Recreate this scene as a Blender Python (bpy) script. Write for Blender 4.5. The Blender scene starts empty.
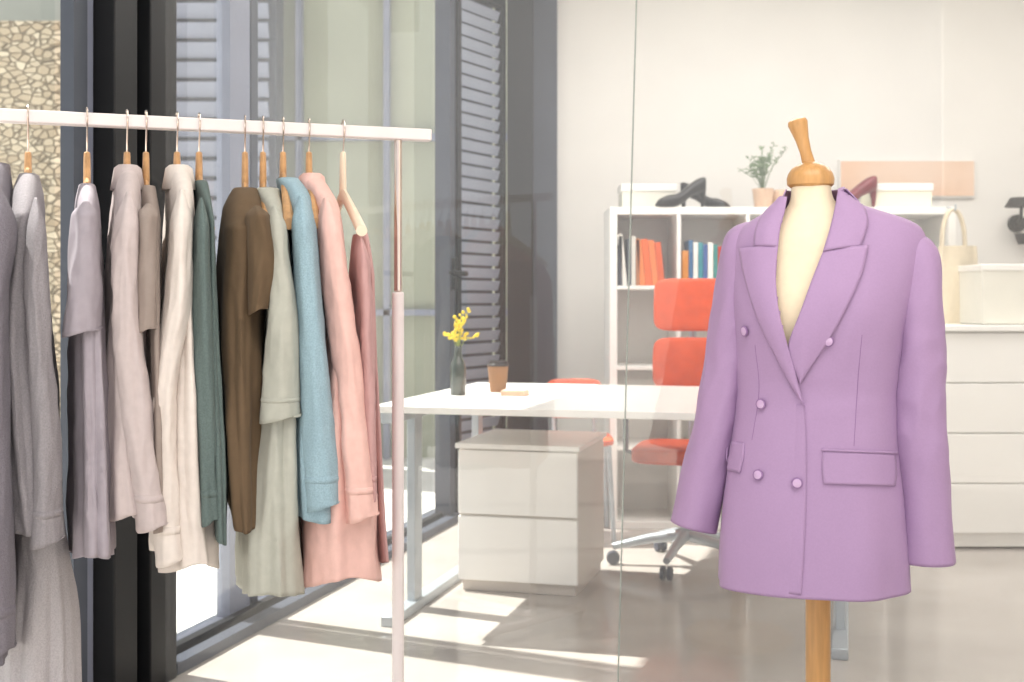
import bpy, bmesh, math, random
from mathutils import Vector, Matrix, noise
from mathutils.bvhtree import BVHTree
random.seed(7)
F=1250.0; HZ=300.0; CH=1.1
def P(px,py,Y): return Vector(((px-512)/F*Y, Y, CH+(HZ-py)/F*Y))
def lin(h):
    h=h.lstrip('#'); o=[]
    for i in (0,2,4):
        c=int(h[i:i+2],16)/255
        o.append(c/12.92 if c<=0.04045 else ((c+0.055)/1.055)**2.4)
    return (o[0],o[1],o[2],1)
def ss(a,b,x):
    t=max(0,min(1,(x-a)/(b-a))); return t*t*(3-2*t)
def csp(keys,x):
    n=len(keys)
    if x<=keys[0][0]: return keys[0][1:]
    if x>=keys[-1][0]: return keys[-1][1:]
    for i in range(n-1):
        if x<=keys[i+1][0]:
            k1,k2=keys[i],keys[i+1]; k0=keys[max(0,i-1)]; k3=keys[min(n-1,i+2)]
            h=k2[0]-k1[0]; t=(x-k1[0])/h; out=[]
            for j in range(1,len(k1)):
                m1=(k2[j]-k0[j])/(k2[0]-k0[0])*h; m2=(k3[j]-k1[j])/(k3[0]-k1[0])*h
                out.append((2*t**3-3*t*t+1)*k1[j]+(t**3-2*t*t+t)*m1+(-2*t**3+3*t*t)*k2[j]+(t**3-t*t)*m2)
            return tuple(out)
# ---------------- materials
MATS={}
def mat(name,col,rough=0.5,metal=0.0,var=0.0,vscale=8,bump=0.0,bscale=200,sheen=0.0,col2=None,spec=0.5,stretch=None,det=4,coat=0):
    if name in MATS: return MATS[name]
    m=bpy.data.materials.new(name); m.use_nodes=True; nt=m.node_tree; N=nt.nodes; L=nt.links
    b=N['Principled BSDF']
    c=lin(col); b.inputs['Base Color'].default_value=c
    b.inputs['Roughness'].default_value=rough; b.inputs['Metallic'].default_value=metal
    b.inputs['Specular IOR Level'].default_value=spec
    if sheen: 
        b.inputs['Sheen Weight'].default_value=sheen; b.inputs['Sheen Roughness'].default_value=0.4
    if coat: b.inputs['Coat Weight'].default_value=coat
    tc=N.new('ShaderNodeTexCoord'); mp=N.new('ShaderNodeMapping'); L.new(tc.outputs['Object'],mp.inputs[0])
    if stretch: mp.inputs['Scale'].default_value=stretch
    if var or col2:
        n=N.new('ShaderNodeTexNoise'); n.inputs['Scale'].default_value=vscale; n.inputs['Detail'].default_value=det
        L.new(mp.outputs[0],n.inputs['Vector'])
        r=N.new('ShaderNodeValToRGB'); r.color_ramp.elements[0].position=0.32; r.color_ramp.elements[1].position=0.68
        d=lin(col2) if col2 else tuple(x*(1-var) for x in c[:3])+(1,)
        r.color_ramp.elements[0].color=d; r.color_ramp.elements[1].color=c if col2 else tuple(min(1,x*(1+var*0.5)) for x in c[:3])+(1,)
        L.new(n.outputs['Fac'],r.inputs[0]); L.new(r.outputs[0],b.inputs['Base Color'])
    if bump:
        n2=N.new('ShaderNodeTexNoise'); n2.inputs['Scale'].default_value=bscale; n2.inputs['Detail'].default_value=3
        L.new(mp.outputs[0],n2.inputs['Vector'])
        bp=N.new('ShaderNodeBump'); bp.inputs['Strength'].default_value=bump; bp.inputs['Distance'].default_value=0.003
        L.new(n2.outputs['Fac'],bp.inputs['Height']); L.new(bp.outputs[0],b.inputs['Normal'])
    MATS[name]=m; return m
def fabric(name,col,knit=False):
    return mat(name,col,rough=0.9,var=0.05 if not knit else 0.14,vscale=60 if not knit else 330,bump=0.12 if not knit else 0.6,bscale=160 if not knit else 380,sheen=0.05,spec=0.2,det=5)
def glass(name,tint=(0.95,0.97,0.96),haze=0.03,refl=1.0):
    m=bpy.data.materials.new(name); m.use_nodes=True; nt=m.node_tree; N=nt.nodes; L=nt.links
    N.remove(N['Principled BSDF']); out=N['Material Output']
    t=N.new('ShaderNodeBsdfTransparent'); t.inputs[0].default_value=(*tint,1)
    g=N.new('ShaderNodeBsdfGlossy'); g.inputs['Roughness'].default_value=0.0
    d=N.new('ShaderNodeBsdfDiffuse'); d.inputs[0].default_value=(0.90,0.90,0.90,1)
    fr=N.new('ShaderNodeFresnel'); fr.inputs[0].default_value=1.45
    mu=N.new('ShaderNodeMath'); mu.operation='MULTIPLY'; mu.inputs[1].default_value=refl; L.new(fr.outputs[0],mu.inputs[0])
    m1=N.new('ShaderNodeMixShader'); m1.inputs[0].default_value=haze; L.new(t.outputs[0],m1.inputs[1]); L.new(d.outputs[0],m1.inputs[2])
    m2=N.new('ShaderNodeMixShader'); L.new(mu.outputs[0],m2.inputs[0]); L.new(m1.outputs[0],m2.inputs[1]); L.new(g.outputs[0],m2.inputs[2])
    L.new(m2.outputs[0],out.inputs[0]); return m
def stone():
    m=bpy.data.materials.new('stone_masonry'); m.use_nodes=True; nt=m.node_tree; N=nt.nodes; L=nt.links; b=N['Principled BSDF']
    tc=N.new('ShaderNodeTexCoord'); mp=N.new('ShaderNodeMapping'); mp.inputs['Scale'].default_value=(2.6,2.6,4.2); L.new(tc.outputs['Object'],mp.inputs[0])
    v=N.new('ShaderNodeTexVoronoi'); v.feature='DISTANCE_TO_EDGE'; L.new(mp.outputs[0],v.inputs['Vector'])
    v2=N.new('ShaderNodeTexVoronoi'); L.new(mp.outputs[0],v2.inputs['Vector'])
    r=N.new('ShaderNodeValToRGB'); r.color_ramp.elements[0].color=lin('#a6957e'); r.color_ramp.elements[1].color=lin('#dccfb8'); L.new(v2.outputs['Color'],r.inputs[0])
    r2=N.new('ShaderNodeValToRGB'); r2.color_ramp.elements[0].position=0.01; r2.color_ramp.elements[1].position=0.08; L.new(v.outputs['Distance'],r2.inputs[0])
    mx=N.new('ShaderNodeMix'); mx.data_type='RGBA'; L.new(r2.outputs[0],mx.inputs[0]); mx.inputs[6].default_value=lin('#8f8270'); L.new(r.outputs[0],mx.inputs[7])
    L.new(mx.outputs[2],b.inputs['Base Color']); b.inputs['Roughness'].default_value=0.9
    bp=N.new('ShaderNodeBump'); bp.inputs['Distance'].default_value=0.03; L.new(r2.outputs[0],bp.inputs['Height']); L.new(bp.outputs[0],b.inputs['Normal'])
    return m
# ---------------- mesh builder
class MB:
    def __init__(s): s.v=[]; s.f=[]; s.mi=[]; s.mats=[]
    def m(s,mt):
        if mt not in s.mats: s.mats.append(mt)
        return s.mats.index(mt)
    def add(s,vs,fs,mt):
        o=len(s.v); s.v+= [tuple(v) for v in vs]; k=s.m(mt)
        for f in fs: s.f.append(tuple(i+o for i in f)); s.mi.append(k)
    def box(s,c,d,mt,ax=None):
        c=Vector(c); vs=[]
        X,Y,Z=(Vector((1,0,0)),Vector((0,1,0)),Vector((0,0,1))) if ax is None else (Vector(ax[0]),Vector(ax[1]),Vector(ax[2]) if len(ax)>2 else Vector((0,0,1)))
        for i in (-.5,.5):
            for j in (-.5,.5):
                for k in (-.5,.5): vs.append(c+X*d[0]*i+Y*d[1]*j+Z*d[2]*k)
        fs=[(0,1,3,2),(4,6,7,5),(0,4,5,1),(2,3,7,6),(0,2,6,4),(1,5,7,3)]
        if X.cross(Y).dot(Z)<0: fs=[f[::-1] for f in fs]
        s.add(vs,fs,mt)
    def loft(s,rings,mt,cap0=False,cap1=False):
        n=len(rings[0]); vs=[p for r in rings for p in r]; fs=[]
        for i in range(len(rings)-1):
            for j in range(n):
                a=i*n+j; b=i*n+(j+1)%n; fs.append((a,b,b+n,a+n))
        if cap0: fs.append(tuple(range(n))[::-1])
        if cap1: fs.append(tuple((len(rings)-1)*n+i for i in range(n)))
        s.add(vs,fs,mt)
    def tube(s,pts,rad,mt,n=10,caps=True):
        pts=[Vector(p) for p in pts]
        if not hasattr(rad,'__len__'): rad=[rad]*len(pts)
        rings=[]; up=None
        for i,p in enumerate(pts):
            t=(pts[min(i+1,len(pts)-1)]-pts[max(i-1,0)]).normalized()
            if up is None: up=t.orthogonal().normalized()
            up=(up-t*up.dot(t)).normalized(); w=t.cross(up)
            rings.append([p+(up*math.cos(2*math.pi*k/n)+w*math.sin(2*math.pi*k/n))*rad[i] for k in range(n)])
        s.loft(rings,mt,caps,caps)
    def lathe(s,prof,c,mt,axis=(0,0,1),n=28):
        a=Vector(axis).normalized(); u=a.orthogonal().normalized(); w=a.cross(u); c=Vector(c)
        rings=[[c+a*h+(u*math.cos(2*math.pi*k/n)+w*math.sin(2*math.pi*k/n))*max(r,1e-4) for k in range(n)] for r,h in prof]
        s.loft(rings,mt,True,True)
    def blob(s,c,r,mt,n=8,sc=(1,1,1)):
        rings=[]; c=Vector(c)
        for i in range(n//2+1):
            a=math.pi*i/(n//2); rr=max(math.sin(a),1e-3)*r
            rings.append([c+Vector((math.cos(2*math.pi*k/n)*rr*sc[0],math.sin(2*math.pi*k/n)*rr*sc[1],-math.cos(a)*r*sc[2])) for k in range(n)])
        s.loft(rings,mt,True,True)
    def obj(s,name,parent=None,bevel=0,solid=0,sharp=38,solid_off=-1):
        me=bpy.data.meshes.new(name); me.from_pydata(s.v,[],s.f)
        for mt in s.mats: me.materials.append(mt)
        me.polygons.foreach_set('material_index',s.mi); me.update()
        me.shade_smooth(); me.set_sharp_from_angle(angle=math.radians(sharp))
        o=bpy.data.objects.new(name,me); bpy.context.scene.collection.objects.link(o)
        if parent: o.parent=parent
        if solid:
            md=o.modifiers.new('solid','SOLIDIFY'); md.thickness=solid; md.offset=solid_off
        if bevel:
            md=o.modifiers.new('bevel','BEVEL'); md.width=bevel; md.segments=2; md.limit_method='ANGLE'; md.angle_limit=math.radians(40)
        return o
def empty(name):
    o=bpy.data.objects.new(name,None); bpy.context.scene.collection.objects.link(o); return o

# ---------------- palette
M_wall=mat('wall_plaster','#e8e5e0',0.9,var=0.03,vscale=3)
M_ceil=mat('ceiling_paint','#f0eeea',0.9,var=0.03,vscale=3)
M_floor=mat('polished_concrete','#bdb6af',0.12,var=0.10,vscale=2.2,bump=0.02,bscale=12,col2='#aca59e',det=8)
M_pave=mat('paving','#d6d4ce',0.9,var=0.08,vscale=5)
M_white=mat('white_laminate','#f3f1ec',0.3,var=0.02,vscale=4)
M_white2=mat('white_laminate_side','#e8e5df',0.4,var=0.03,vscale=4)
M_dark=mat('dark_frame_metal','#17181b',0.5,0.0,var=0.1,vscale=5,spec=.3)
M_dark2=mat('grey_frame_metal','#464b56',0.5,0.0,var=0.1,vscale=5,spec=.4)
M_lav=mat('pale_post_metal','#858a9c',0.5,0.0,var=0.08,vscale=5)
M_louv=mat('louver_metal','#959cab',0.5,0.0,var=0.08,vscale=3)
M_green=mat('render_facade','#a3a694',0.9,var=0.10,vscale=1.5)
M_chrome=mat('chrome','#d8c8be',0.18,1.0,var=0.05,vscale=20)
M_rail=mat('powder_coated_rail','#e6dcdb',0.35,0.0,var=0.03,vscale=20)
M_steel=mat('desk_leg_metal','#b4bcc2',0.35,0.3,var=0.05,vscale=10)
M_wood=mat('light_wood','#c8965c',0.4,var=0.2,vscale=6,stretch=(12,12,1.2),coat=0.3)
M_wood2=mat('hanger_wood','#c99b6c',0.45,var=0.2,vscale=10,stretch=(5,5,5))
M_cream=mat('dress_form_linen','#eddcc0',0.85,var=0.04,vscale=60,bump=0.1,bscale=500)
M_jkt=mat('lavender_suiting','#a98bb1',0.65,var=0.03,vscale=260,bump=0.04,bscale=900,sheen=0.05,spec=0.35)
M_jkt2=mat('lavender_seam','#8f6e9a',0.8,var=0.03,vscale=200)
M_btn=mat('lavender_button','#c6a6cc',0.2,var=0.1,vscale=80,coat=0.6)
M_orange=mat('orange_upholstery','#dc5018',0.5,var=0.12,vscale=20,bump=0.15,bscale=300)
M_black=mat('black_leather','#0e0e10',0.35,var=0.1,vscale=20)
M_red=mat('dark_red_leather','#6e1420',0.35,var=0.1,vscale=20)
M_kraft=mat('kraft_paper','#8d6644',0.8,var=0.08,vscale=30)
M_bottle=mat('dark_green_bottle','#2e3328',0.1,var=0.1,vscale=10,coat=0.5)
M_stem=mat('stem_green','#8f9a4c',0.8,var=0.1,vscale=30)
M_leaf=mat('leaf_green','#728566',0.7,var=0.2,vscale=30)
M_yel=mat('yellow_blossom','#e8cb2e',0.8,var=0.2,vscale=60)
M_pot=mat('pale_terracotta','#d0b096',0.8,var=0.1,vscale=30)
M_canvas=mat('canvas_tote','#d8cab0',0.95,var=0.06,vscale=60,bump=0.3,bscale=400)
M_paper_refl=mat('peach_paper_reflection','#e8cdb8',0.7,col2='#e2b898',vscale=2)  # notepad paper, and the painted colour of the peach glass reflection
M_side=mat('greige_carcass','#d0c6bb',0.5,var=.03,vscale=6)
M_stone=stone()
G_part=glass('partition_glass',tint=(.98,.98,.98),haze=0.08,refl=2.0)
G_win=glass('window_glass',tint=(0.93,0.96,0.95),haze=0.04)
G_edge=mat('glass_edge','#a3aaa4',0.2,var=0.1,vscale=10)

# ---------------- room frame
SB=Vector((-1.0,3.77,0)); LU=Vector((.27,.963,0)).normalized(); LN=Vector((-LU.y,LU.x,0))
def W(s,o=0,z=0): return SB+LU*s+LN*o+Vector((0,0,z))
def wbox(mb,s0,s1,o0,o1,z0,z1,mt):
    mb.box(W((s0+s1)/2,(o0+o1)/2,(z0+z1)/2),(s1-s0,o1-o0,z1-z0),mt,ax=(LU,LN))
BY=7.05; SE=2.66
CEIL=3.0; LINT=2.74; FT=LINT-.003
QA=W(SE); QB=Vector(((507-512)/F*6.78,6.78,0)); U2=(QB-QA); LB=U2.length; U2.normalize(); N2=Vector((-U2.y,U2.x,0))
def W2(s,o=0,z=0): return QA+U2*s+N2*o+Vector((0,0,z))
def wbox2(mb,s0,s1,o0,o1,z0,z1,mt):
    mb.box(W2((s0+s1)/2,(o0+o1)/2,(z0+z1)/2),(s1-s0,o1-o0,z1-z0),mt,ax=(U2,N2))
a1=W(SE,.1); a2=Vector((QB.x-.02,QB.y+.1,0)); a3=Vector((QB.x-.02,BY+.15,0))
def slab(name,z0,z1,mt,a0):
    poly=[a0,(4.3,a0[1]),(4.3,BY+.15),(a3.x,a3.y),(a2.x,a2.y),(a1.x,a1.y)]
    n=len(poly); vs=[(p[0],p[1],z1) for p in poly]+[(p[0],p[1],z0) for p in poly]
    fs=[tuple(range(n)),tuple(range(2*n-1,n-1,-1))]+[(i,i+n,(i+1)%n+n,(i+1)%n) for i in range(n)]
    m=MB(); m.add(vs,fs,mt); m.obj(name)
slab('floor',-.15,0,M_floor,(W(-6.0,.1).x,W(-6,.1).y))
slab('ceiling',CEIL,CEIL+.2,M_ceil,(W(-4.2,.16).x,W(-4.2,.16).y))
mb=MB(); mb.box((2,6,-.22),(40,40,.1),M_pave); mb.obj('ground_paving')
mb=MB(); x_l=QB.x; mb.box(((x_l+4.3)/2,BY+.1,CEIL/2),(4.3-x_l,.2,CEIL-.002),M_wall); mb.obj('wall_back')
mb=MB(); mb.box((4.25,2.6,CEIL/2),(.1,8.6,CEIL-.002),M_wall); mb.obj('wall_right')
mb=MB(); mb.box((3.1,-1.7,CEIL/2),(2.2,.1,CEIL-.002),M_wall); mb.obj('front_light_block')  # unseen, added behind the camera to block frontal sky light for contrast
mb=MB(); xm=(533-512)/F*6.9; xr=(557-512)/F*7.0
mb.box(((QB.x+xm)/2,(6.74+BY)/2,CEIL/2),(xm-QB.x,BY-6.74-.002,CEIL-.004),M_dark)
mb.box(((xm+xr)/2,(6.95+BY)/2,CEIL/2),(xr-xm,BY-6.95-.002,CEIL-.004),M_dark2); mb.obj('trim_corner_pier',bevel=.004)
mb=MB(); mb.box((2.35,BY-.008,.05),(3.7,.016,.1),M_white2); mb.obj('baseboard_back')
mb=MB(); wbox(mb,-4.2,SE,-.02,.16,LINT,CEIL-.002,M_dark2); wbox2(mb,0,LB-.01,-.02,.12,LINT,CEIL-.002,M_dark2); mb.obj('wall_left')
mb=MB()
wbox(mb,-.42,-.31,-.05,.10,0,FT,M_dark); wbox(mb,-.31,-.26,.02,.08,0,FT,M_dark2); wbox(mb,-.26,-.12,-.06,.12,0,FT,M_dark)
for s in (-3.5,-2.2): wbox(mb,s,s+.12,0,.1,0,FT,M_dark)
mb.obj('trim_column',bevel=.004)
mb=MB()
wbox(mb,-.53,-.47,0,.04,0.0,FT,M_dark2); wbox(mb,-.46,-.43,.01,.05,0.0,FT,M_lav)
wbox(mb,-3.37,-2.21,.02,.08,0,.06,M_dark2);wbox(mb,-2.07,-.54,.02,.08,0,.06,M_dark2)
for q0,q1 in ((-3.37,-2.21),(-2.07,-.54)):
    mb.add([W(q0,.05,.05),W(q1,.05,.05),W(q1,.05,FT),W(q0,.05,FT)],[(0,1,2,3)],G_win)
mb.obj('window_1')
mb=MB()
wbox(mb,-.11,-.07,0,.05,0,FT,M_dark2)
wbox(mb,.40,.54,.05,.1,0,FT,M_lav); wbox(mb,.55,.60,.05,.09,0,FT,M_dark2)
wbox(mb,2.50,2.58,-.02,.06,0,FT,M_dark2); wbox(mb,2.60,2.65,-.03,.08,0,FT,M_dark)
wbox(mb,-.1,2.64,-.05,.0,0,.035,M_dark2); wbox(mb,-.1,2.64,.02,.05,0,.05,M_dark); wbox(mb,-.1,2.64,.07,.12,0,.04,M_dark2)
wbox(mb,-.1,2.64,0,.1,FT-.05,FT,M_dark)
mb.add([W(.60,.07,.05),W(2.51,.07,.05),W(2.51,.07,FT),W(.60,.07,FT)],[(0,1,2,3)],G_win)
mb.add([W(-.07,.08,.05),W(.40,.08,.05),W(.40,.08,FT),W(-.07,.08,FT)],[(0,1,2,3)],G_win)
h=W(2.54,-.03,1.23); mb.tube([h,h-LN*.06,h-LN*.065-LU*.25],.013,M_dark,8); mb.box(h,(.04,.02,.16),M_dark,ax=(LU,LN))
mb.obj('door_1',bevel=.003)
mb=MB(); wbox2(mb,.02,.05,.0,.05,0,FT,M_dark2); wbox2(mb,LB-.045,LB-.01,.0,.05,0,FT,M_dark); wbox2(mb,.05,LB-.045,0,.05,0,.08,M_dark2)
wbox2(mb,.05,LB-.045,0,.05,FT-.06,FT,M_dark)
z=.12
while z<LINT-.08:
    c=W2(LB/2,.025,z); tl=(N2*.30-Vector((0,0,1))*.95).normalized(); up=U2.cross(tl)
    mb.box(c,(LB-.1,.052,.006),M_louv,ax=(U2,tl,up)); z+=.066
wbox2(mb,.05,LB-.045,.065,.075,0,FT,M_dark2)
mb.obj('louver_shutter')
# exterior
mb=MB(); mb.box((-5.5,9.6,1.5),(5.0,.4,3.4),M_stone); mb.obj('stone_wall')
mb=MB(); mb.box((-2.45,9.7,2.5),(1.3,.3,5.4),M_dark2)
z=0
while z<5:
    mb.box((-2.45,9.5,z),(1.2,.02,.12),M_lav,ax=(Vector((1,0,0)),Vector((0,.9,.43)),Vector((0,-.43,.9)))); z+=.15
mb.obj('louvered_facade')
mb=MB(); mb.box((-.4,10.2,2.5),(3.0,.3,5.4),M_green)
for x in (-1.7,-1.0,-.3): mb.box((x,10.0,2.5),(.05,.1,5.4),M_lav)
for z in (1.0,2.4,3.8): mb.box((-.4,10.0,z),(3.0,.1,.05),M_lav)
mb.obj('neighbour_facade')
mb=MB(); mb.box((-7,12,3),(14,.3,8),mat('far_wall','#b9bdb6',0.9,var=.1,vscale=1)); mb.obj('distant_building')

# ---------------- glass partition
mb=MB()
YP1=3.30
sx_t=(636.5-512)/F*YP1; sx_b=(618-512)/F*YP1
zt=CH+HZ/F*YP1; zb=CH-(682-HZ)/F*YP1
def seam(z): return sx_b+(sx_t-sx_b)*(z-zb)/(zt-zb)
L0=W(-.2,-.07)
mb.add([(L0.x,L0.y,0),(seam(0)-.002,YP1,0),(seam(CEIL)-.002,YP1,CEIL),(L0.x,L0.y,CEIL)],[(0,1,2,3)],G_part)
mb.add([(seam(0)+.002,YP1,0),(4.19,YP1-.3,0),(4.19,YP1-.3,CEIL),(seam(CEIL)+.002,YP1,CEIL)],[(0,1,2,3)],G_part)
mb.tube([(seam(0),YP1,0),(seam(CEIL),YP1,CEIL)],.0021,G_edge,6)
mb.obj('glass_partition')

# ---------------- clothes rack
R0=Vector((-.958,2.34,0)); R1=Vector((-.237,2.60,0)); E=(R1-R0).normalized()
RZ=(CH+(HZ-117)/F*2.34+CH+(HZ-133)/F*2.6)/2
rack=MB()
pL=R0-E*.55; pR=R1+E*.07
rack.box(((pL.x+pR.x)/2,(pL.y+pR.y)/2,RZ),((pR-pL).length,.026,.025),M_rail,ax=(E,Vector((-E.y,E.x,0))))
for q in (R1,R0-E*.45):
    rack.tube([(q.x,q.y,CH+(HZ-292)/F*2.6),(q.x,q.y,RZ-.01)],.0085,M_chrome,14)
    rack.tube([(q.x,q.y,.04),(q.x,q.y,CH+(HZ-292)/F*2.6)],.0125,M_rail,16)
    pn=Vector((-E.y,E.x,0))
    rack.tube([q-pn*.25+Vector((0,0,.04)),q+pn*.25+Vector((0,0,.04))],.014,M_rail,12)
    for sg in (-1,1):
        rack.lathe([(.0,-.012),(.025,-.01),(.025,.01),(0,.012)],q+pn*.23*sg+Vector((0,0,.025)),M_black,axis=E,n=16)
rack.tube([R0-E*.45+Vector((0,0,.06)),R1+Vector((0,0,.06))],.012,M_rail,12)
rack.obj('clothes_rack',bevel=.003)
def hookpt(hx):
    k=(hx-512)/F; D=R1-R0
    t=(k*R0.y-R0.x)/(D.x-k*D.y); return R0+D*t
def hanger(hx,ang,mt,gz,show=False):
    H=hookpt(hx); U=Vector((E.y,-E.x,0)); U=(Matrix.Rotation(ang,3,'Z')@U)
    m=MB(); r=.019; zc=RZ+.004; V=Vector((-U.y,U.x,0)); zw=CH+(HZ-152)/F*H.y
    pts=[]
    for i in range(13):
        a=math.radians(200-i*20); pts.append(H+U*(math.cos(a)*r)+Vector((0,0,zc+math.sin(a)*r)))
    pts+= [H+U*.006+Vector((0,0,zc-.035)),H+Vector((0,0,zc-.05)),H+Vector((0,0,zw-.01))]
    m.tube(pts,.0017,M_chrome,6)
    for sg in (-1,1):
        rings=[]; L_=.205 if show else .178
        for i in range(11):
            t=i/10; c=H+U*sg*(L_*t)+Vector((0,0,gz+.006-(.085 if show else .105)*t**1.1))
            hh=.017-.006*t; ww=.006+.005*t
            rings.append([c+V*ww*math.cos(2*math.pi*k/10)+Vector((0,0,hh*math.sin(2*math.pi*k/10))) for k in range(10)])
        m.loft(rings,mt,True,True)
    rings=[]
    for t,uu,vv in ((0,.022,.007),(.35,.016,.007),(.8,.012,.0065),(.97,.010,.006),(1,.007,.004)):
        z=gz-.006+(zw-gz+.006)*t; rings.append([H+U*uu*math.cos(2*math.pi*k/14)+V*vv*math.sin(2*math.pi*k/14)+Vector((0,0,z)) for k in range(14)])
    m.loft(rings,mt,True,True)
    m.obj('clothes_hanger')
    return H,U
def nz3(x,y,z): return noise.noise(Vector((x,y,z)))
def garment(name,hx,mt,rows,sleeve=None,ang=0.0,collar=False,hang=True,hm=None,amax=.19,fold=.007,seed=0,far=True,hem=0.0,soft_=.95):
    H=hookpt(hx); rnd=random.Random(seed+int(hx*7)); Yh=H.y; Yn=Yh-.15
    def zof(py):
        g=ss(rows[0][0]+20,rows[0][0]+120,py); Y=Yh+(Yn-Yh)*g
        return CH+(HZ-py)/F*Y
    ztop=zof(rows[0][0]) if hang and rows[0][0]<220 else (CH+(HZ-rows[0][0])/F*Yh)
    show=rows[0][0]>220 and hang
    if hang: H,U=hanger(hx,ang,hm or M_wood2,ztop if not show else ztop+.075,show)
    else: U=(Matrix.Rotation(ang,3,'Z')@Vector((E.y,-E.x,0)))
    V=Vector((-U.y,U.x,0)) 
    if V.dot(E)<0: V=-V
    keys=[(-zof(r[0]),(r[1]+r[2])/2,(r[2]-r[1])) for r in rows]
    keys[0]=(-ztop,keys[0][1],keys[0][2])
    z0=ztop; z1=zof(rows[-1][0]); nz=120; n=96; rings=[]
    ph=[rnd.uniform(0,6.28) for _ in range(6)]; so=rnd.uniform(0,50)
    for i in range(nz+1):
        q=i/nz
        z=z0+(z1-z0)*q**1.15
        c,w=csp(keys,-z)
        off=(c-hx)/F*Yh/max(.3,(V.x-V.y*(c-512)/F))
        wm=w/F*Yh
        d=z0-z
        if rows[0][0]<260: a=.05+(amax-.05)*min(1,(d/.085))**.75+.02*ss(.1,.6,d)
        else: a=amax*.75
        C=H+V*off
        vd=Vector((C.x,C.y,0)).normalized(); sn=abs(U.cross(vd).z)
        bb=math.sqrt(max((wm/2)**2-(a*sn)**2*.7,.010**2))
        g=ss(.03,.45,d)
        ring=[]
        for k in range(n):
            th=2*math.pi*k/n; cu,sv=math.cos(th),math.sin(th)
            x=a*math.copysign(abs(cu)**.85,cu); y=bb*math.copysign(abs(sv)**.95,sv)
            sh_=nz3(so,0,z*3)*1.2
            f=fold*g*(.7*math.sin(5*th+ph[0]+d*1.5+sh_)+.8*(1-2*abs(math.sin(4.5*th+ph[1]-d*1.2+sh_)))+.35*math.sin(15*th+ph[2]+2*d))
            n1=nz3(x*16+so,y*30,z*4+so); n2=nz3(x*26+y*25+z*7,y*40+so,z*8-x*12)
            f+=soft_*((.007*n1)*(.35+g)+.0030*(1-2.4*abs(n2))*(.5+.5*g))
            f*=min(1,bb/.022)
            x+=f*cu; y+=f*sv
            zz=z+hem*(cu*cu)*ss(.6,1,q)-(.0 if i<nz else .004*math.sin(3*th+ph[5]))
            ring.append(C+U*x+V*y+Vector((0,0,zz)))
        rings.append(ring)
    m=MB(); m.loft(rings,mt)
    if collar:
        rr=[]
        for (dz,a2,b2) in ((-.02,.058,.024),(.010,.050,.020),(.020,.048,.018),(.014,.055,.024),(-.028,.078,.031)):
            rr.append([H+V*((rows[0][1]+rows[0][2])/2-hx)/F*Yh+U*(a2*math.cos(2*math.pi*k/32)+.008)+V*b2*math.sin(2*math.pi*k/32)+Vector((0,0,z0+dz-.012*abs(math.cos(math.pi*k/32)))) for k in range(32)])
        m.loft(rr,mt)
    def slv(srows,side):
        Ys=Yh-.17
        ks=[(r[0],(r[1]+r[2])/2,(r[2]-r[1])) for r in srows]
        y0,y1=srows[0][0],srows[-1][0]; rr=[]; NS=90
        for i in range(NS+1):
            t=i/NS; py=y0+(y1-y0)*t; c,w=csp(ks,py)
            if side>0: C=P(c,py,Ys)
            else: C=P(c,py,Yh)-U*.17
            hw=w/F*Ys/2*(.25+.75*ss(0,.10,t)**.6); dp=(.056-.014*t)*(.25+.75*ss(0,.12,t)**.6)
            ring=[]
            for k in range(48):
                th=2*math.pi*k/48; cx_,sx_=math.cos(th),math.sin(th)
                pz=C.z
                nn=nz3(cx_*1.3+so,sx_*1.3,pz*8+so)*.0060+(1-2.2*abs(nz3(cx_*1.6+pz*6,sx_*1.6+so,pz*13-cx_*1.2)))*.0026
                nn*=soft_*ss(0,.15,t)
                f=1+.05*math.sin(3*th+ph[0]+t*5)-.10*max(0,math.sin(2*th+ph[1]+t*3))**3
                ring.append(C+V*((hw*f+nn)*cx_)+U*((dp*f+nn)*sx_)+Vector((0,0,(.010*cx_ if i==NS else 0))))
            rr.append(ring)
        m.loft(rr,mt,cap0=True)
        if (y1-y0)>200:
            ctr=[sum(r_,Vector())/len(r_) for r_ in rr]; j=NS-9
            m.loft([[ctr[j]+(p-ctr[j])*1.0 for p in rr[j]],[ctr[j+1]+(p-ctr[j+1])*1.03 for p in rr[j+1]],[ctr[j+2]+(p-ctr[j+2])*1.0 for p in rr[j+2]]],mt)
    if sleeve:
        slv(sleeve,1)
        if far: slv(sleeve,-1)
    return m.obj(name,solid=.0016,sharp=70)
f1=fabric('grey_marl_jersey','#918c90',True); f1b=fabric('pale_grey_jersey','#b4afb2',True)
f0=fabric('dark_grey_knit','#77727a',True); f2=fabric('mauve_grey_cotton','#a098a0'); f3=fabric('dusty_linen','#bfb2b1')
f4=fabric('taupe_cotton','#978a83'); f5=fabric('cream_shirting','#dad0c9'); f6=fabric('slate_green_knit','#63716f',True)
f7=fabric('brown_jersey','#655340'); f8=fabric('sage_linen','#b0b0a6'); f9=fabric('sky_blue_knit','#98b2be',True)
f10=fabric('blush_cotton','#e2b9b0'); f11=fabric('rose_cotton','#bd9694')
M_hw=mat('white_hanger','#e6d4bd',0.4,var=.05,vscale=10)
garment('hanging_knit_sweater',-12,f0,[(165,-24,8),(225,-25,14),(400,-25,12),(660,-25,16)],[(180,-20,8),(230,-12,16),(300,-14,8),(560,-16,14),(650,-14,14)],soft_=.7)
garment('hanging_grey_cardigan',28,f1,[(176,20,38),(200,14,42),(260,5,44),(320,-4,46),(400,0,50),(480,8,54),(530,14,58)],[(198,28,44),(300,27,49),(400,32,56),(480,36,60),(542,30,63)],soft_=.8)
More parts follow.
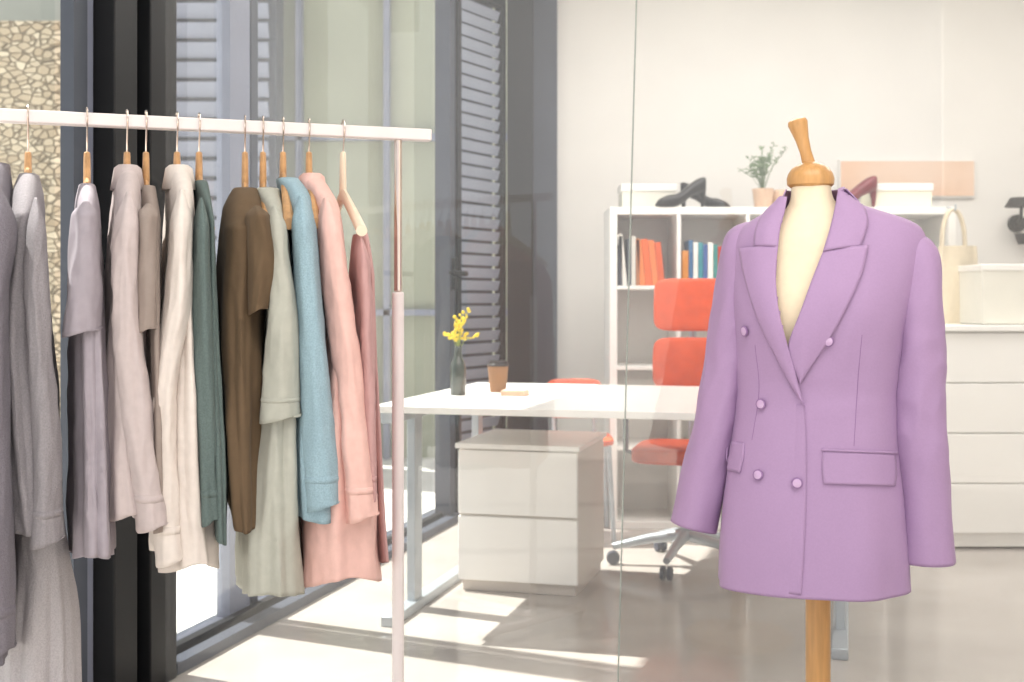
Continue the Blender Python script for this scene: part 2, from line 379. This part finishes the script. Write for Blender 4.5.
garment('hanging_grey_trousers',40,f1b,[(480,16,56),(560,16,66),(640,8,74),(720,6,76)],hang=False,amax=.14,fold=.01,soft_=.8)
garment('hanging_mauve_shirt',87,f2,[(186,80,94),(210,76,98),(330,74,104),(450,76,108),(568,74,112)],[(202,74,98),(260,70,98),(332,65,100)],hem=.03)
garment('hanging_linen_shirt',127,f3,[(172,119,136),(195,114,138),(300,106,142),(400,100,146),(500,97,154),(528,98,160)],[(192,118,140),(300,113,138),(400,122,150),(480,132,162),(526,138,167)],collar=True,hem=.03)
garment('hanging_taupe_shirt',146,f4,[(188,139,154),(230,138,158),(330,140,158),(530,142,160)],[(204,138,158),(260,136,158),(330,132,156)])
garment('hanging_cream_shirt',177,f5,[(172,169,188),(195,167,190),(300,164,192),(400,160,198),(500,158,205),(578,158,213)],[(190,172,191),(300,165,190),(400,151,176),(500,152,180),(560,158,186)],collar=True,hem=.03)
garment('hanging_green_sweater',199,f6,[(183,193,206),(220,192,210),(350,191,216),(450,194,221),(540,198,222)],[(198,194,208),(350,192,212),(520,200,218)],soft_=.5)
garment('hanging_brown_tee',245,f7,[(190,234,258),(212,224,264),(300,218,262),(400,220,260),(500,228,258),(527,234,254)],[(206,246,268),(255,250,276),(310,247,268)],ang=-.12)
garment('hanging_sage_tunic',263,f8,[(190,256,278),(230,262,286),(300,262,290),(400,256,292),(500,244,298),(604,240,302)],[(206,264,284),(300,268,294),(400,262,300),(418,260,301)],ang=-.10,hem=.03)
garment('hanging_blue_sweater',283,f9,[(180,277,298),(202,282,310),(300,288,320),(400,282,330),(480,277,340),(518,280,340)],[(196,290,312),(300,296,322),(420,302,334),(505,306,341)],ang=-.10,soft_=.6)
garment('hanging_blush_shirt',309,f10,[(180,301,322),(210,308,336),(300,320,346),(400,312,358),(500,294,372),(592,292,380)],[(198,314,338),(300,326,352),(400,338,364),(517,346,376)],collar=True,ang=-.12,hem=.03)
garment('hanging_rose_shirt',343,f11,[(234,354,366),(300,354,369),(400,358,372),(520,363,376),(568,366,380)],[(232,354,364),(300,354,371),(400,357,375),(500,360,376)],hm=M_hw,ang=-.04,far=False,amax=.12,fold=.003)

# ---------------- blazer + dress form
CY=2.5; PHI=math.radians(-14)
bk=[(z,a,b,(px-512)*.002) for z,a,b,px in [
 (.533,.188,.142,811),(.6,.185,.138,811),(.7,.178,.130,812),(.8,.166,.120,813),(.9,.155,.114,815),(1.0,.163,.122,818),(1.10,.177,.126,822),
 (1.17,.186,.114,826),(1.215,.187,.102,828),(1.243,.175,.092,828),(1.260,.150,.084,826),(1.276,.112,.076,821),(1.288,.085,.069,817),(1.302,.062,.060,813),(1.322,.050,.052,812)]]
def shell(sh=0,wr=True,keys=bk,n=160,dz=.0055):
    z0=keys[0][0]; z1=keys[-1][0]
    nz=int((z1-z0)/dz); rings=[]; cp,sp=math.cos(PHI),math.sin(PHI)
    for i in range(nz+1):
        z=z0+(z1-z0)*i/nz; a,b,cx=csp(keys,z); a-=sh; b-=sh; ring=[]
        lo=1-ss(.55,.9,z)
        for k in range(n):
            th=2*math.pi*k/n; c,s=math.cos(th),math.sin(th)
            x=a*math.copysign(abs(c)**.87,c); y=b*math.copysign(abs(s)**.87,s)
            if s<0:
                bu=math.exp(-((z-1.06)/.075)**2)*(math.exp(-((x-.075)/.055)**2)+math.exp(-((x+.075)/.055)**2))
                y-=.013*bu
            if wr:
                f=.004*lo*(math.sin(5*th+1)+.6*math.sin(8*th+2+z*3))+.0024*nz3(x*10,y*10,z*22)*math.exp(-((z-.92)/.12)**2)+.0048*nz3(x*9+3,y*9,z*5+4)+.0018*nz3(x*20+3,y*20,z*12+4)
                x+=f*c; y+=f*s
            ring.append(Vector((cx+x*cp-y*sp,CY+x*sp+y*cp,z)))
        rings.append(ring)
    return rings
full=shell()
n=len(full[0]); vs=[p for r in full for p in r]
fs=[(i*n+j,i*n+(j+1)%n,(i+1)*n+(j+1)%n,(i+1)*n+j) for i in range(len(full)-1) for j in range(n)]
BVH=BVHTree.FromPolygons(vs,fs)
CAM=Vector((0,0,CH))
def hit(px,py,off=0):
    d=Vector(((px-512)/F,1,(HZ-py)/F)).normalized()
    p,nr,_,_=BVH.ray_cast(CAM,d)
    if p is None: return None,None
    if nr.dot(d)>0: nr=-nr
    return p+nr*off,nr
def proj(p): return (512+F*p.x/p.y, HZ-F*(p.z-CH)/p.y)
def inpoly(x,y,poly):
    r=False; j=len(poly)-1
    for i in range(len(poly)):
        xi,yi=poly[i]; xj,yj=poly[j]
        if (yi>y)!=(yj>y) and x<(xj-xi)*(y-yi)/(yj-yi)+xi: r=not r
        j=i
    return r
Vp=[(776,150),(784,205),(775,248),(776,300),(784,340),(790,352),(800,325),(812,292),(828,252),(838,212),(848,150)]
keep=[]
for f in fs:
    c=sum((vs[i] for i in f),Vector())/4
    if c.y<CY and inpoly(*proj(c),Vp): continue
    keep.append(f)
blz=empty('lavender_blazer')
mb=MB(); mb.add(vs,keep,M_jkt); mb.obj('jacket_body',blz,solid=.003,sharp=60)
def pl(pts,t):
    d=[0]
    for a,b in zip(pts,pts[1:]): d.append(d[-1]+math.hypot(b[0]-a[0],b[1]-a[1]))
    keys=[(dd/d[-1],p[0],p[1]) for dd,p in zip(d,pts)]
    return csp(keys,t)
def strip(name,A,B,nn,mm,off,mt=M_jkt,solid=.003,parent=blz):
    vs_=[]; rows_=[]
    for i in range(nn,-1,-1):
        t=i/nn; a=pl(A,t); b=pl(B,t); row=[]
        for j in range(mm+1):
            s_=j/mm; x=a[0]+(b[0]-a[0])*s_; y=a[1]+(b[1]-a[1])*s_
            o=off(s_,t) if callable(off) else off
            p,_=hit(x,y,o)
            if p is None or (rows_ and p.y>rows_[-1][j].y+.03): p=P(x,y,(rows_[-1][j].y+.002 if rows_ else CY))
            row.append(p)
        rows_.append(row)
    vs_=[p for r in rows_[::-1] for p in r]
    fs_=[(i*(mm+1)+j,i*(mm+1)+j+1,(i+1)*(mm+1)+j+1,(i+1)*(mm+1)+j) for i in range(nn) for j in range(mm)]
    a_,b_,c_=vs_[fs_[0][0]],vs_[fs_[0][1]],vs_[fs_[0][2]]
    if (b_-a_).cross(c_-a_).dot(a_-CAM)>0: fs_=[f[::-1] for f in fs_]
    m=MB(); m.add(vs_,fs_,mt); return m.obj(name,parent,solid=solid)
strip('lapel_under',[(823,252),(812,280),(800,312),(790,338),(788,352),(792,366),(800,382)],[(868,246),(862,272),(848,305),(830,338),(815,360),(806,374),(801,383)],40,16,lambda s,t:.004+.005*math.sin(math.pi*s)+.003*s,solid=.002)
strip('collar_side_a',[(836,190),(835,206),(830,228),(823,252)],[(846,189),(860,204),(868,222),(860,248)],20,12,lambda s,t:.006+.006*math.sin(math.pi*s),solid=.002)
strip('lapel_over',[(779,247),(777,275),(780,310),(787,340),(796,372),(804,405)],[(741,249),(747,280),(758,315),(774,350),(789,380),(804,407)],40,16,lambda s,t:.007+.004*math.sin(math.pi*s),solid=.002)
strip('collar_side_b',[(789,198),(786,212),(781,230),(779,248)],[(779,202),(765,215),(757,230),(755,247)],20,12,lambda s,t:.006+.006*math.sin(math.pi*s),solid=.002)
strip('front_overlap_edge',[(786,405),(780,440),(776,500),(774,550),(772,592)],[(804,404),(806,440),(806,500),(804,550),(801,595)],60,10,lambda s,t:-.0015+.0045*s*s,solid=.002)
strip('pocket_flap_a',[(823,451),(822,468),(824,484)],[(895,454),(896,470),(894,486)],12,24,lambda s,t:.0015+.0025*t,solid=.002)
strip('pocket_flap_b',[(729,440),(727,455),(729,470)],[(745,443),(744,458),(741,473)],10,10,lambda s,t:.0015+.0025*t,solid=.002)
strip('pocket_welt_a',[(821,448.5),(821,451)],[(897,451.5),(897,454)],2,24,.003,M_jkt,solid=.002)
for nm,A in (('dart_seam_a',[(862,335),(858,380),(854,446)]),('dart_seam_b',[(755,345),(759,390),(752,440)])):
    pts=[hit(*pl(A,i/24),-.0002)[0] for i in range(25)]
    m=MB(); m.tube(pts,.0008,M_jkt2,6); m.obj(nm,blz)
mb=MB()
for bx,by in ((746,331),(828,341),(762,404),(759,475),(797,483)):
    p,nr=hit(bx,by,.002)
    mb.lathe([(.0,0),(.0095,0),(.0108,.002),(.0105,.004),(.0085,.0048)],p,M_jkt2,axis=nr,n=24)
    mb.lathe([(.0,.003),(.0085,.0042),(.0078,.0052),(.004,.0058),(.0,.006)],p,M_btn,axis=nr,n=24)
mb.obj('buttons',blz)
def sleeve(name,rows,Yc,cuffslant=0):
    ks=[(r[0],(r[1]+r[2])/2,r[2]-r[1],r[3]) for r in rows]; y0,y1=rows[0][0],rows[-1][0]; rr=[]
    for i in range(121):
        t=i/120; py=y0+(y1-y0)*(t**1.25); C_=csp(ks,py); c,w,dp=C_; C=P(c,py,Yc); hw=w/F*Yc/2; ring=[]
        g=ss(0,.15,t)
        for k in range(56):
            th=2*math.pi*k/56; cc,s=math.cos(th),math.sin(th)
            f=g*(.0055*nz3(cc*1.2+9*Yc,s*1.2,C.z*9)+.0032*(1-2*abs(nz3(cc*1.6,s*1.6+5,C.z*15+7*Yc)))*math.exp(-((t-.5)/.25)**2))
            x=hw*math.copysign(abs(cc)**.92,cc)+f*cc; y=dp/2*s+f*s
            zz=-(cuffslant*x)*ss(.6,1,t)
            ring.append(C+Vector((x,y,zz)))
        rr.append(ring)
    m=MB(); m.loft([r[::-1] for r in rr],M_jkt,cap0=True); m.obj(name,blz,solid=.003,sharp=60)
sleeve('sleeve_a',[(222,746,752,.02),(225,737,757,.06),(233,727,761,.10),(250,721,762,.125),(278,718,759,.13),(320,712,754,.13),(370,704,748,.125),(420,694,740,.12),(470,683,727,.112),(527,671,715,.105)],2.56,.25)
sleeve('sleeve_b',[(233,908,914,.02),(236,900,923,.06),(243,893,931,.10),(258,889,937,.125),(290,887,940,.135),(340,889,942,.135),(400,891,943,.13),(450,892,946,.125),(500,894,950,.12),(561,897,956,.115)],2.46,0)
df=MB()
fk=[(.56,.16,.11,.6),(.7,.160,.115,.6),(.8,.148,.103,.602),(.9,.138,.098,.606),(1.0,.146,.106,.612),(1.10,.160,.112,.62),(1.17,.170,.100,.628),(1.215,.170,.088,.63),(1.240,.15,.076,.626),(1.258,.11,.066,.618),(1.278,.062,.053,.606),(1.300,.043,.043,.6),(1.335,.038,.038,.598)]
rg=shell(0,False,fk,96,.008); df.loft(rg,M_cream,True,True)
cx=.597
df.lathe([(.0,1.322),(.038,1.324),(.046,1.330),(.047,1.342),(.044,1.352),(.036,1.364),(.022,1.372),(.012,1.376),(0,1.377)],(cx,CY,0),M_wood,n=40)
a0=Vector((cx-.002,CY,1.368)); a1_=Vector((cx-.028,CY,1.462)); d=(a1_-a0)
df.lathe([(0,0),(.014,.0),(.0125,.01),(.0115,.03),(.0135,.055),(.018,.078),(.020,.088),(.018,.095),(.010,.099),(0,.100)],a0,M_wood,axis=d,n=28)
df.lathe([(0,.03),(.0245,.03),(.0245,.62),(0,.62)],(.612,CY,0),M_wood,n=32)
df.lathe([(0,0),(.17,0),(.175,.012),(.17,.028),(.05,.04),(.03,.06),(0,.06)],(.612,CY,0),M_wood,n=48)
df.obj('dress_form')

# ---------------- desk
DA=Vector((-.46,4.16,0)); DV=Vector((.965,-.26,0)).normalized(); DU=Vector((-DV.y,DV.x,0))
def D(v,u,z=0): return DA+DV*v+DU*u+Vector((0,0,z))
TZ=.75
mb=MB(); mb.box(D(.775,.6,TZ-.0125),(1.55,1.2,.025),M_white,ax=(DV,DU))
for v in (.03,1.50):
    mb.box(D(v,.32,TZ/2-.01),(.03,.08,TZ-.04),M_steel,ax=(DV,DU))
    mb.box(D(v,1.1,TZ/2-.01),(.03,.06,TZ-.04),M_steel,ax=(DV,DU))
    mb.box(D(v,.6,.0175),(.05,1.1,.035),M_steel,ax=(DV,DU)); mb.box(D(v,.6,TZ-.045),(.05,1.1,.04),M_steel,ax=(DV,DU))
mb.box(D(.775,.6,TZ-.05),(1.42,.05,.045),M_white2,ax=(DV,DU)); mb.obj('office_desk',bevel=.003)
mb=MB(); mb.box(D(.33,.88,.29),(.46,.5,.5),M_side,ax=(DV,DU)); mb.box(D(.33,.875,.55),(.48,.54,.02),M_white,ax=(DV,DU))
mb.box(D(.33,.88,.02),(.44,.48,.04),M_side,ax=(DV,DU))
for i in range(2): mb.box(D(.33,.622,.165+.25*i),(.46,.018,.24),M_white,ax=(DV,DU))
mb.obj('drawer_cabinet',bevel=.003)
mb=MB(); q=P(458,395,4.6); q.z=TZ
if (q-DA).dot(DV)<.05: q+=DV*(.05-(q-DA).dot(DV))
mb.lathe([(0,0),(.026,0),(.029,.005),(.029,.10),(.026,.12),(.015,.14),(.013,.175),(.015,.18),(.011,.18),(.010,.14),(0,.14)],q,M_bottle,n=24)
for i in range(13):
    a=random.uniform(0,6.28); sp=random.uniform(.01,.08); hh=random.uniform(.04,.15)
    top=q+Vector((math.cos(a)*sp,math.sin(a)*sp,.18+hh)); mid=q+Vector((math.cos(a)*sp*.3,math.sin(a)*sp*.3,.18+hh*.5))
    mb.tube([q+Vector((0,0,.15)),mid,top],.0014,M_stem,5)
    for k in range(8):
        t=random.uniform(.2,1.05); mb.blob(mid.lerp(top,t*1.0)+Vector([random.uniform(-.006,.006) for _ in range(3)]),random.uniform(.0035,.0075),M_yel,6)
mb.obj('flower_vase')
mb=MB(); q=P(498,392,437.5/92); q.z=TZ
mb.lathe([(0,0),(.030,0),(.040,.100),(.040,.101),(0,.101)],q,M_kraft,n=28)
mb.lathe([(0,.098),(.0425,.098),(.0425,.105),(.038,.108),(.035,.118),(.031,.120),(0,.118)],q,M_black,n=28); mb.obj('coffee_cup')
mb=MB(); q=P(515,396,437.5/95.5); mb.box((q.x,q.y,TZ+.009),(.09,.07,.018),M_pot,ax=(DV,DU)); mb.box((q.x,q.y,TZ+.0195),(.086,.066,.003),M_paper_refl,ax=(DV,DU)); mb.obj('notepad',bevel=.002)

# ---------------- office chair
def soft(mb,c,d,mt,ax,curve=0,n=14):
    X,Y,Z=ax; rings=[]
    for i in range(n+1):
        a=-math.pi/2+math.pi*i/n; cz=math.copysign(abs(math.sin(a))**.35,math.sin(a)); r=max(abs(math.cos(a))**.35,.02); ring=[]
        for k in range(32):
            th=2*math.pi*k/32; cx_=math.copysign(abs(math.cos(th))**.4,math.cos(th)); sy=math.copysign(abs(math.sin(th))**.4,math.sin(th))
            ring.append(Vector(c)+X*d[0]/2*cx_*r+Y*d[1]/2*sy*r+Z*d[2]/2*cz+Y*(-curve*(cx_*r)**2))
        rings.append(ring)
    mb.loft(rings,mt,True,True)
mb=MB(); cc=Vector((.72,5.18,0)); X=Vector((.97,-.24,0)).normalized(); Y=Vector((.24,.97,0)).normalized(); Z=Vector((0,0,1))
soft(mb,cc+Vector((0,0,.47)),(.42,.46,.07),M_orange,(X,Y,Z))
Zt=(Z+Y*.12).normalized(); Yt=X.cross(Zt)*-1
soft(mb,cc+Y*.21+Vector((0,0,.83)),(.32,.05,.22),M_orange,(X,Y,Zt),curve=.04)
soft(mb,cc+Y*.245+Vector((0,0,1.08)),(.32,.05,.23),M_orange,(X,Y,Zt),curve=.04)
mb.tube([cc+Vector((0,0,.42)),cc+Y*.24+Vector((0,0,.44)),cc+Y*.28+Vector((0,0,.7)),cc+Y*.30+Vector((0,0,1.1))],.016,M_steel,10)
mb.tube([cc+Vector((0,0,.12)),cc+Vector((0,0,.44))],[.028,.024],M_steel,16)
for k in range(5):
    a=2*math.pi*k/5+.55; dv=Vector((math.cos(a),math.sin(a),0))
    mb.tube([cc+Vector((0,0,.13)),cc+dv*.15+Vector((0,0,.11)),cc+dv*.30+Vector((0,0,.075))],[.026,.02,.014],M_steel,10)
    for s_ in (-.014,.014):
        pn=Vector((-dv.y,dv.x,0)); mb.lathe([(0,-.009),(.026,-.008),(.028,0),(.026,.008),(0,.009)],cc+dv*.30+pn*s_+Vector((0,0,.028)),M_dark2,axis=pn,n=16)
for sg in (-1,1):
    mb.tube([cc+X*sg*.18+Vector((0,0,.45)),cc+X*sg*.25+Vector((0,0,.47)),cc+X*sg*.25+Vector((0,0,.64))],.012,M_dark2,8)
    mb.box(cc+X*sg*.25+Vector((0,0,.65)),(.05,.24,.025),M_dark2,ax=(X,Y))
mb.obj('office_chair')
mb=MB(); cc=Vector((.30,5.85,0)); X1=Vector((1,0,0)); Y1=Vector((0,1,0))
soft(mb,cc+Vector((0,0,.45)),(.34,.40,.035),M_orange,(X1,Y1,Z))
soft(mb,cc+Vector((0,.2,.625)),(.27,.03,.19),M_orange,(X1,Y1,Z),curve=.03)
for sx in (-.14,.14):
    mb.tube([cc+Vector((sx*.7,.2,.43)),cc+Vector((sx*.7,.215,.62))],.009,M_steel,8)
    for sy in (-.17,.17): mb.tube([cc+Vector((sx*1.15,sy*1.15,0)),cc+Vector((sx,sy,.44))],.011,M_steel,8)
mb.obj('orange_chair')

# ---------------- shelf
SX0,SX1,SY,ST=.47,2.13,6.0,1.1+93/F*6.0
mb=MB(); dpt=.38; th=.035
mb.box(((SX0+SX1)/2,SY+dpt/2,ST-th/2),(SX1-SX0,dpt,th),M_white); mb.box(((SX0+SX1)/2,SY+dpt/2,th/2),(SX1-SX0,dpt,th),M_white)
pw=(SX1-SX0)/5; ph=ST/4
for i in range(6):
    w=th if i in(0,5) else .018; x=SX0+pw*i+(w/2 if i==0 else -w/2 if i==5 else 0); mb.box((x,SY+dpt/2,ST/2),(w,dpt-.002,ST-2*th),M_white)
for i in range(1,4): mb.box(((SX0+SX1)/2,SY+dpt/2,ph*i),(SX1-SX0-2*th,dpt-.004,.018),M_white)
mb.box(((SX0+SX1)/2,SY+dpt-.004,ST/2),(SX1-SX0-.02,.008,ST-.02),M_white2)
mb.obj('shelving_unit',bevel=.002)
def books(name,x,z,items,lean=0):
    mb=MB()
    for w,h,col in items:
        m_=mat('book_'+col,col,.6,var=.06,vscale=20); a=lean if col.startswith('#e') or col.startswith('#d8') else 0
        zt=Vector((math.sin(-a),0,math.cos(a))); xt=Vector((math.cos(a),0,math.sin(a)))
        c=Vector((x+w/2,SY+.12,z))+zt*h/2+Vector((0,0,abs(math.sin(a))*w/2))
        mb.box(c,(w,.17,h),m_,ax=(xt,Vector((0,1,0)),zt)); mb.box(c+Vector((0,.004,0)),(w*.8,.175,h*.985),M_white,ax=(xt,Vector((0,1,0)),zt)); x+=w+.002
    mb.obj(name,bevel=.001)
zr=ph*3+.009
books('books',SX0+.045,zr,[(.018,.24,'#3a3d48'),(.022,.25,'#e9e6df'),(.016,.23,'#545a66'),(.02,.24,'#d3cfc6'),(.018,.23,'#a86a42'),(.026,.22,'#e07a35'),(.03,.225,'#e2621f'),(.028,.22,'#e87a3a'),(.03,.21,'#d8581c')],.10)
books('books',SX0+pw+.02,zr,[(.03,.17,'#d98c34'),(.02,.22,'#3d6f9a'),(.022,.21,'#f0eee8'),(.022,.21,'#2f8f9a'),(.02,.20,'#4466a0'),(.025,.21,'#f2f0ea'),(.02,.2,'#3a8a86'),(.022,.19,'#c8402f')],-.12)
def sbox(name,px0,px1,py0,py1,Y,mt):
    x0=(px0-512)/F*Y; x1=(px1-512)/F*Y; h=(py1-py0)/F*Y; zb=ST+.001
    mb=MB(); mb.box(((x0+x1)/2,Y+.1,zb+h/2),(x1-x0,.2,h),mt); mb.box(((x0+x1)/2,Y+.1,zb+h-.018),(x1-x0+.012,.212,.036),M_white2); mb.obj(name,bevel=.003)
M_box=mat('white_cardboard','#dcd9cd',.7,var=.04,vscale=8)
sbox('storage_box',622,676,180,205,6.14,M_box); sbox('storage_box',872,932,180,205,6.10,mat('cream_cardboard','#e2ddc8',.7,var=.04,vscale=8))
def pump(name,c,ang,mt,S=1.15):
    mb=MB(); R=Matrix.Rotation(ang,3,'Z')*S; c=Vector(c)
    rings=[]
    keys=[(0,.004,.004,.012),(.02,.022,.002,.034),(.06,.036,.001,.052),(.09,.036,.004,.056),(.12,.030,.018,.070),(.16,.026,.045,.100),(.20,.028,.062,.125),(.225,.022,.070,.132),(.235,.006,.078,.128)]
    for i in range(31):
        x=.235*i/30; w,zb_,zt_=csp(keys,x); w=max(w,.003)
        rings.append([c+R@Vector((x-.12,w*math.copysign(abs(math.cos(t))**.7,math.cos(t)),(zb_+zt_)/2+(zt_-zb_)/2*math.copysign(abs(math.sin(t))**.7,math.sin(t)))) for t in [2*math.pi*k/20 for k in range(20)]])
    mb.loft(rings,mt,True,True)
    mb.tube([c+R@Vector((.095,0,.085)),c+R@Vector((.102,0,.04)),c+R@Vector((.100,0,0))],[.025,.012,.007],mt,10)
    mb.obj(name)
pump('high_heel_shoe',((681-512)/F*6.06,6.05,ST),.35,M_black); pump('high_heel_shoe',((706-512)/F*6.2,6.23,ST),math.pi-.45,M_black,1.1)
pump('red_heel_shoe',((851-512)/F*6.06,6.05,ST),.3,M_red,1.2)
mb=MB(); q=Vector(((763-512)/F*6.15,6.15,ST)); mb.lathe([(0,0),(.04,0),(.052,.09),(.054,.1),(.046,.1),(.044,.085),(0,.085)],q,M_pot,n=24)
for i in range(24):
    a=random.uniform(0,6.28); sp=random.uniform(.02,.14); hh=random.uniform(.10,.28); b0=q+Vector((0,0,.08)); b1=q+Vector((math.cos(a)*sp*.4,math.sin(a)*sp*.3,.08+hh*.6)); b2=q+Vector((math.cos(a)*sp,math.sin(a)*sp*.5,.08+hh))
    mb.tube([b0,b1,b2],.0013,M_leaf,5)
    for k in range(14):
        t=random.uniform(0,1); p=b1.lerp(b2,t); d=Vector((random.uniform(-1,1),random.uniform(-.5,.5),random.uniform(-.2,1))).normalized(); sd_=d.orthogonal().normalized()*.0045; l=random.uniform(.015,.03)
        mb.add([p,p+d*l*.5+sd_,p+d*l,p+d*l*.5-sd_],[(0,1,2,3)],M_leaf)
mb.obj('potted_plant')
mb=MB(); q=Vector(((782-512)/F*6.15,6.2,ST)); mb.lathe([(0,0),(.03,0),(.045,.04),(.04,.085),(.025,.1),(.02,.1),(.0,.09)],q,M_pot,n=24); mb.obj('ceramic_vase')
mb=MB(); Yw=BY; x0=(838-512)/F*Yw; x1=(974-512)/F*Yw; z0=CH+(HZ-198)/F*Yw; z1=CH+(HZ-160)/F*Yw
mb.box(((x0+x1)/2,Yw-.012,(z0+z1)/2),(x1-x0,.024,z1-z0),M_wall); mb.box(((x0+x1)/2,Yw-.026,(z0+z1)/2),(x1-x0-.02,.006,z1-z0-.02),M_paper_refl); mb.obj('reflection_panel')  # flat panel on the wall, painted to stand in for a glass reflection
mb=MB(); DY=5.5; dx0=(938-512)/F*DY; dx1=dx0+1.1; dh=1.1-26/F*DY
mb.box(((dx0+dx1)/2,DY+.24,dh/2),(dx1-dx0,.44,dh-.02),M_white2); mb.box(((dx0+dx1)/2,DY+.22,dh-.01),(dx1-dx0+.02,.48,.025),M_white)
for i in range(4):
    hh=(dh-.1)/4; mb.box(((dx0+dx1)/2,DY+.012,.07+hh*(i+.5)),(dx1-dx0-.02,.02,hh-.006),M_white)
mb.obj('chest_of_drawers',bevel=.003)
mb=MB(); x0=(978-512)/F*5.65; mb.box((x0+.35,5.75,dh+.14),(.7,.3,.27),M_box); mb.box((x0+.35,5.75,dh+.26),(.71,.31,.03),M_white2); mb.obj('storage_box',bevel=.004)
mb=MB(); TY=5.93; c=P(956,286,TY); rings=[]
for i in range(17):
    t=i/16; z=CH+(HZ-(246+82*t))/F*TY; hw=.090+.012*t+.003*math.sin(t*9); dp=.012+.022*t
    rings.append([Vector((c.x+hw*math.copysign(abs(math.cos(a))**.6,math.cos(a)),TY-.02+dp*math.sin(a)+.004*math.sin(6*a+t*4),z)) for a in [2*math.pi*k/32 for k in range(32)]])
mb.loft(rings,M_canvas,False,True)
for yy in (-.012,.012):
    pts=[]
    for i in range(17):
        a=math.pi*i/16; pts.append(Vector((c.x-.02-.055*math.cos(a),TY-.02+yy,CH+(HZ-250)/F*TY+.19*math.sin(a)**.8)))
    mb.tube(pts,.007,M_canvas,6)
mb.obj('tote_bag')
mb=MB(); mb.tube([(c.x-.02,5.99,1.545),(c.x-.02,TY-.05,1.525),(c.x-.02,TY-.05,1.55)],.005,M_steel,8); mb.obj('bag_hook')
mb=MB(); q=P(1018,222,6.9); mb.lathe([(0,0),(.05,0),(.05,.02),(0,.02)],(q.x+.05,BY-.001,q.z),M_dark,axis=(0,-1,0)); mb.tube([(q.x+.05,BY-.02,q.z),(q.x+.02,BY-.14,q.z+.02),(q.x,BY-.2,q.z+.1)],.01,M_dark,8)
mb.lathe([(0,0),(.06,.0),(.09,-.05),(.085,-.05),(0,-.01)],(q.x,BY-.2,q.z+.13),M_dark); mb.lathe([(0,0),(.05,0),(.03,-.06),(0,-.06)],(q.x+.06,BY-.08,q.z-.06),M_dark); mb.obj('wall_lamp')

# ---------------- lights
sd=bpy.data.lights.new('sun','SUN'); sd.energy=12; sd.angle=math.radians(.8); sd.color=(1,.96,.90)
so=bpy.data.objects.new('sun',sd); bpy.context.scene.collection.objects.link(so)
el=math.radians(61); hd=(-LN+Vector((.1,-.25,0))).normalized(); dr=Vector((hd.x*math.cos(el),hd.y*math.cos(el),-math.sin(el)))
so.rotation_euler=dr.to_track_quat('-Z','Y').to_euler()
def area(name,loc,size,en,col=(1,.975,.945)):
    l=bpy.data.lights.new(name,'AREA'); l.shape='RECTANGLE'; l.size=size[0]; l.size_y=size[1]; l.energy=en; l.color=col
    o=bpy.data.objects.new(name,l); o.location=loc; bpy.context.scene.collection.objects.link(o)
area('fill_light_front',(.6,1.0,2.96),(2.4,1.6),42); area('fill_light_back',(1.6,5.0,2.96),(3,2),80)  # fill lights added under the ceiling to brighten the room, no real fixtures
w=bpy.data.worlds.new('sky'); bpy.context.scene.world=w; w.use_nodes=True
bg=w.node_tree.nodes['Background']; bg.inputs[0].default_value=(.96,.97,1,1); bg.inputs[1].default_value=1.22
cam=bpy.data.cameras.new('camera'); co=bpy.data.objects.new('camera',cam); bpy.context.scene.collection.objects.link(co)
co.location=(0,0,CH); co.rotation_euler=(math.pi/2,0,0); cam.sensor_width=36; cam.lens=36*F/1024; cam.shift_y=-41/1024; cam.clip_start=.05
cam.dof.use_dof=True; cam.dof.focus_distance=2.45; cam.dof.aperture_fstop=5.6
bpy.context.scene.camera=co
bpy.context.scene.view_settings.view_transform='Standard'
bpy.context.scene.view_settings.look='None'
bpy.context.scene.view_settings.exposure=0.0
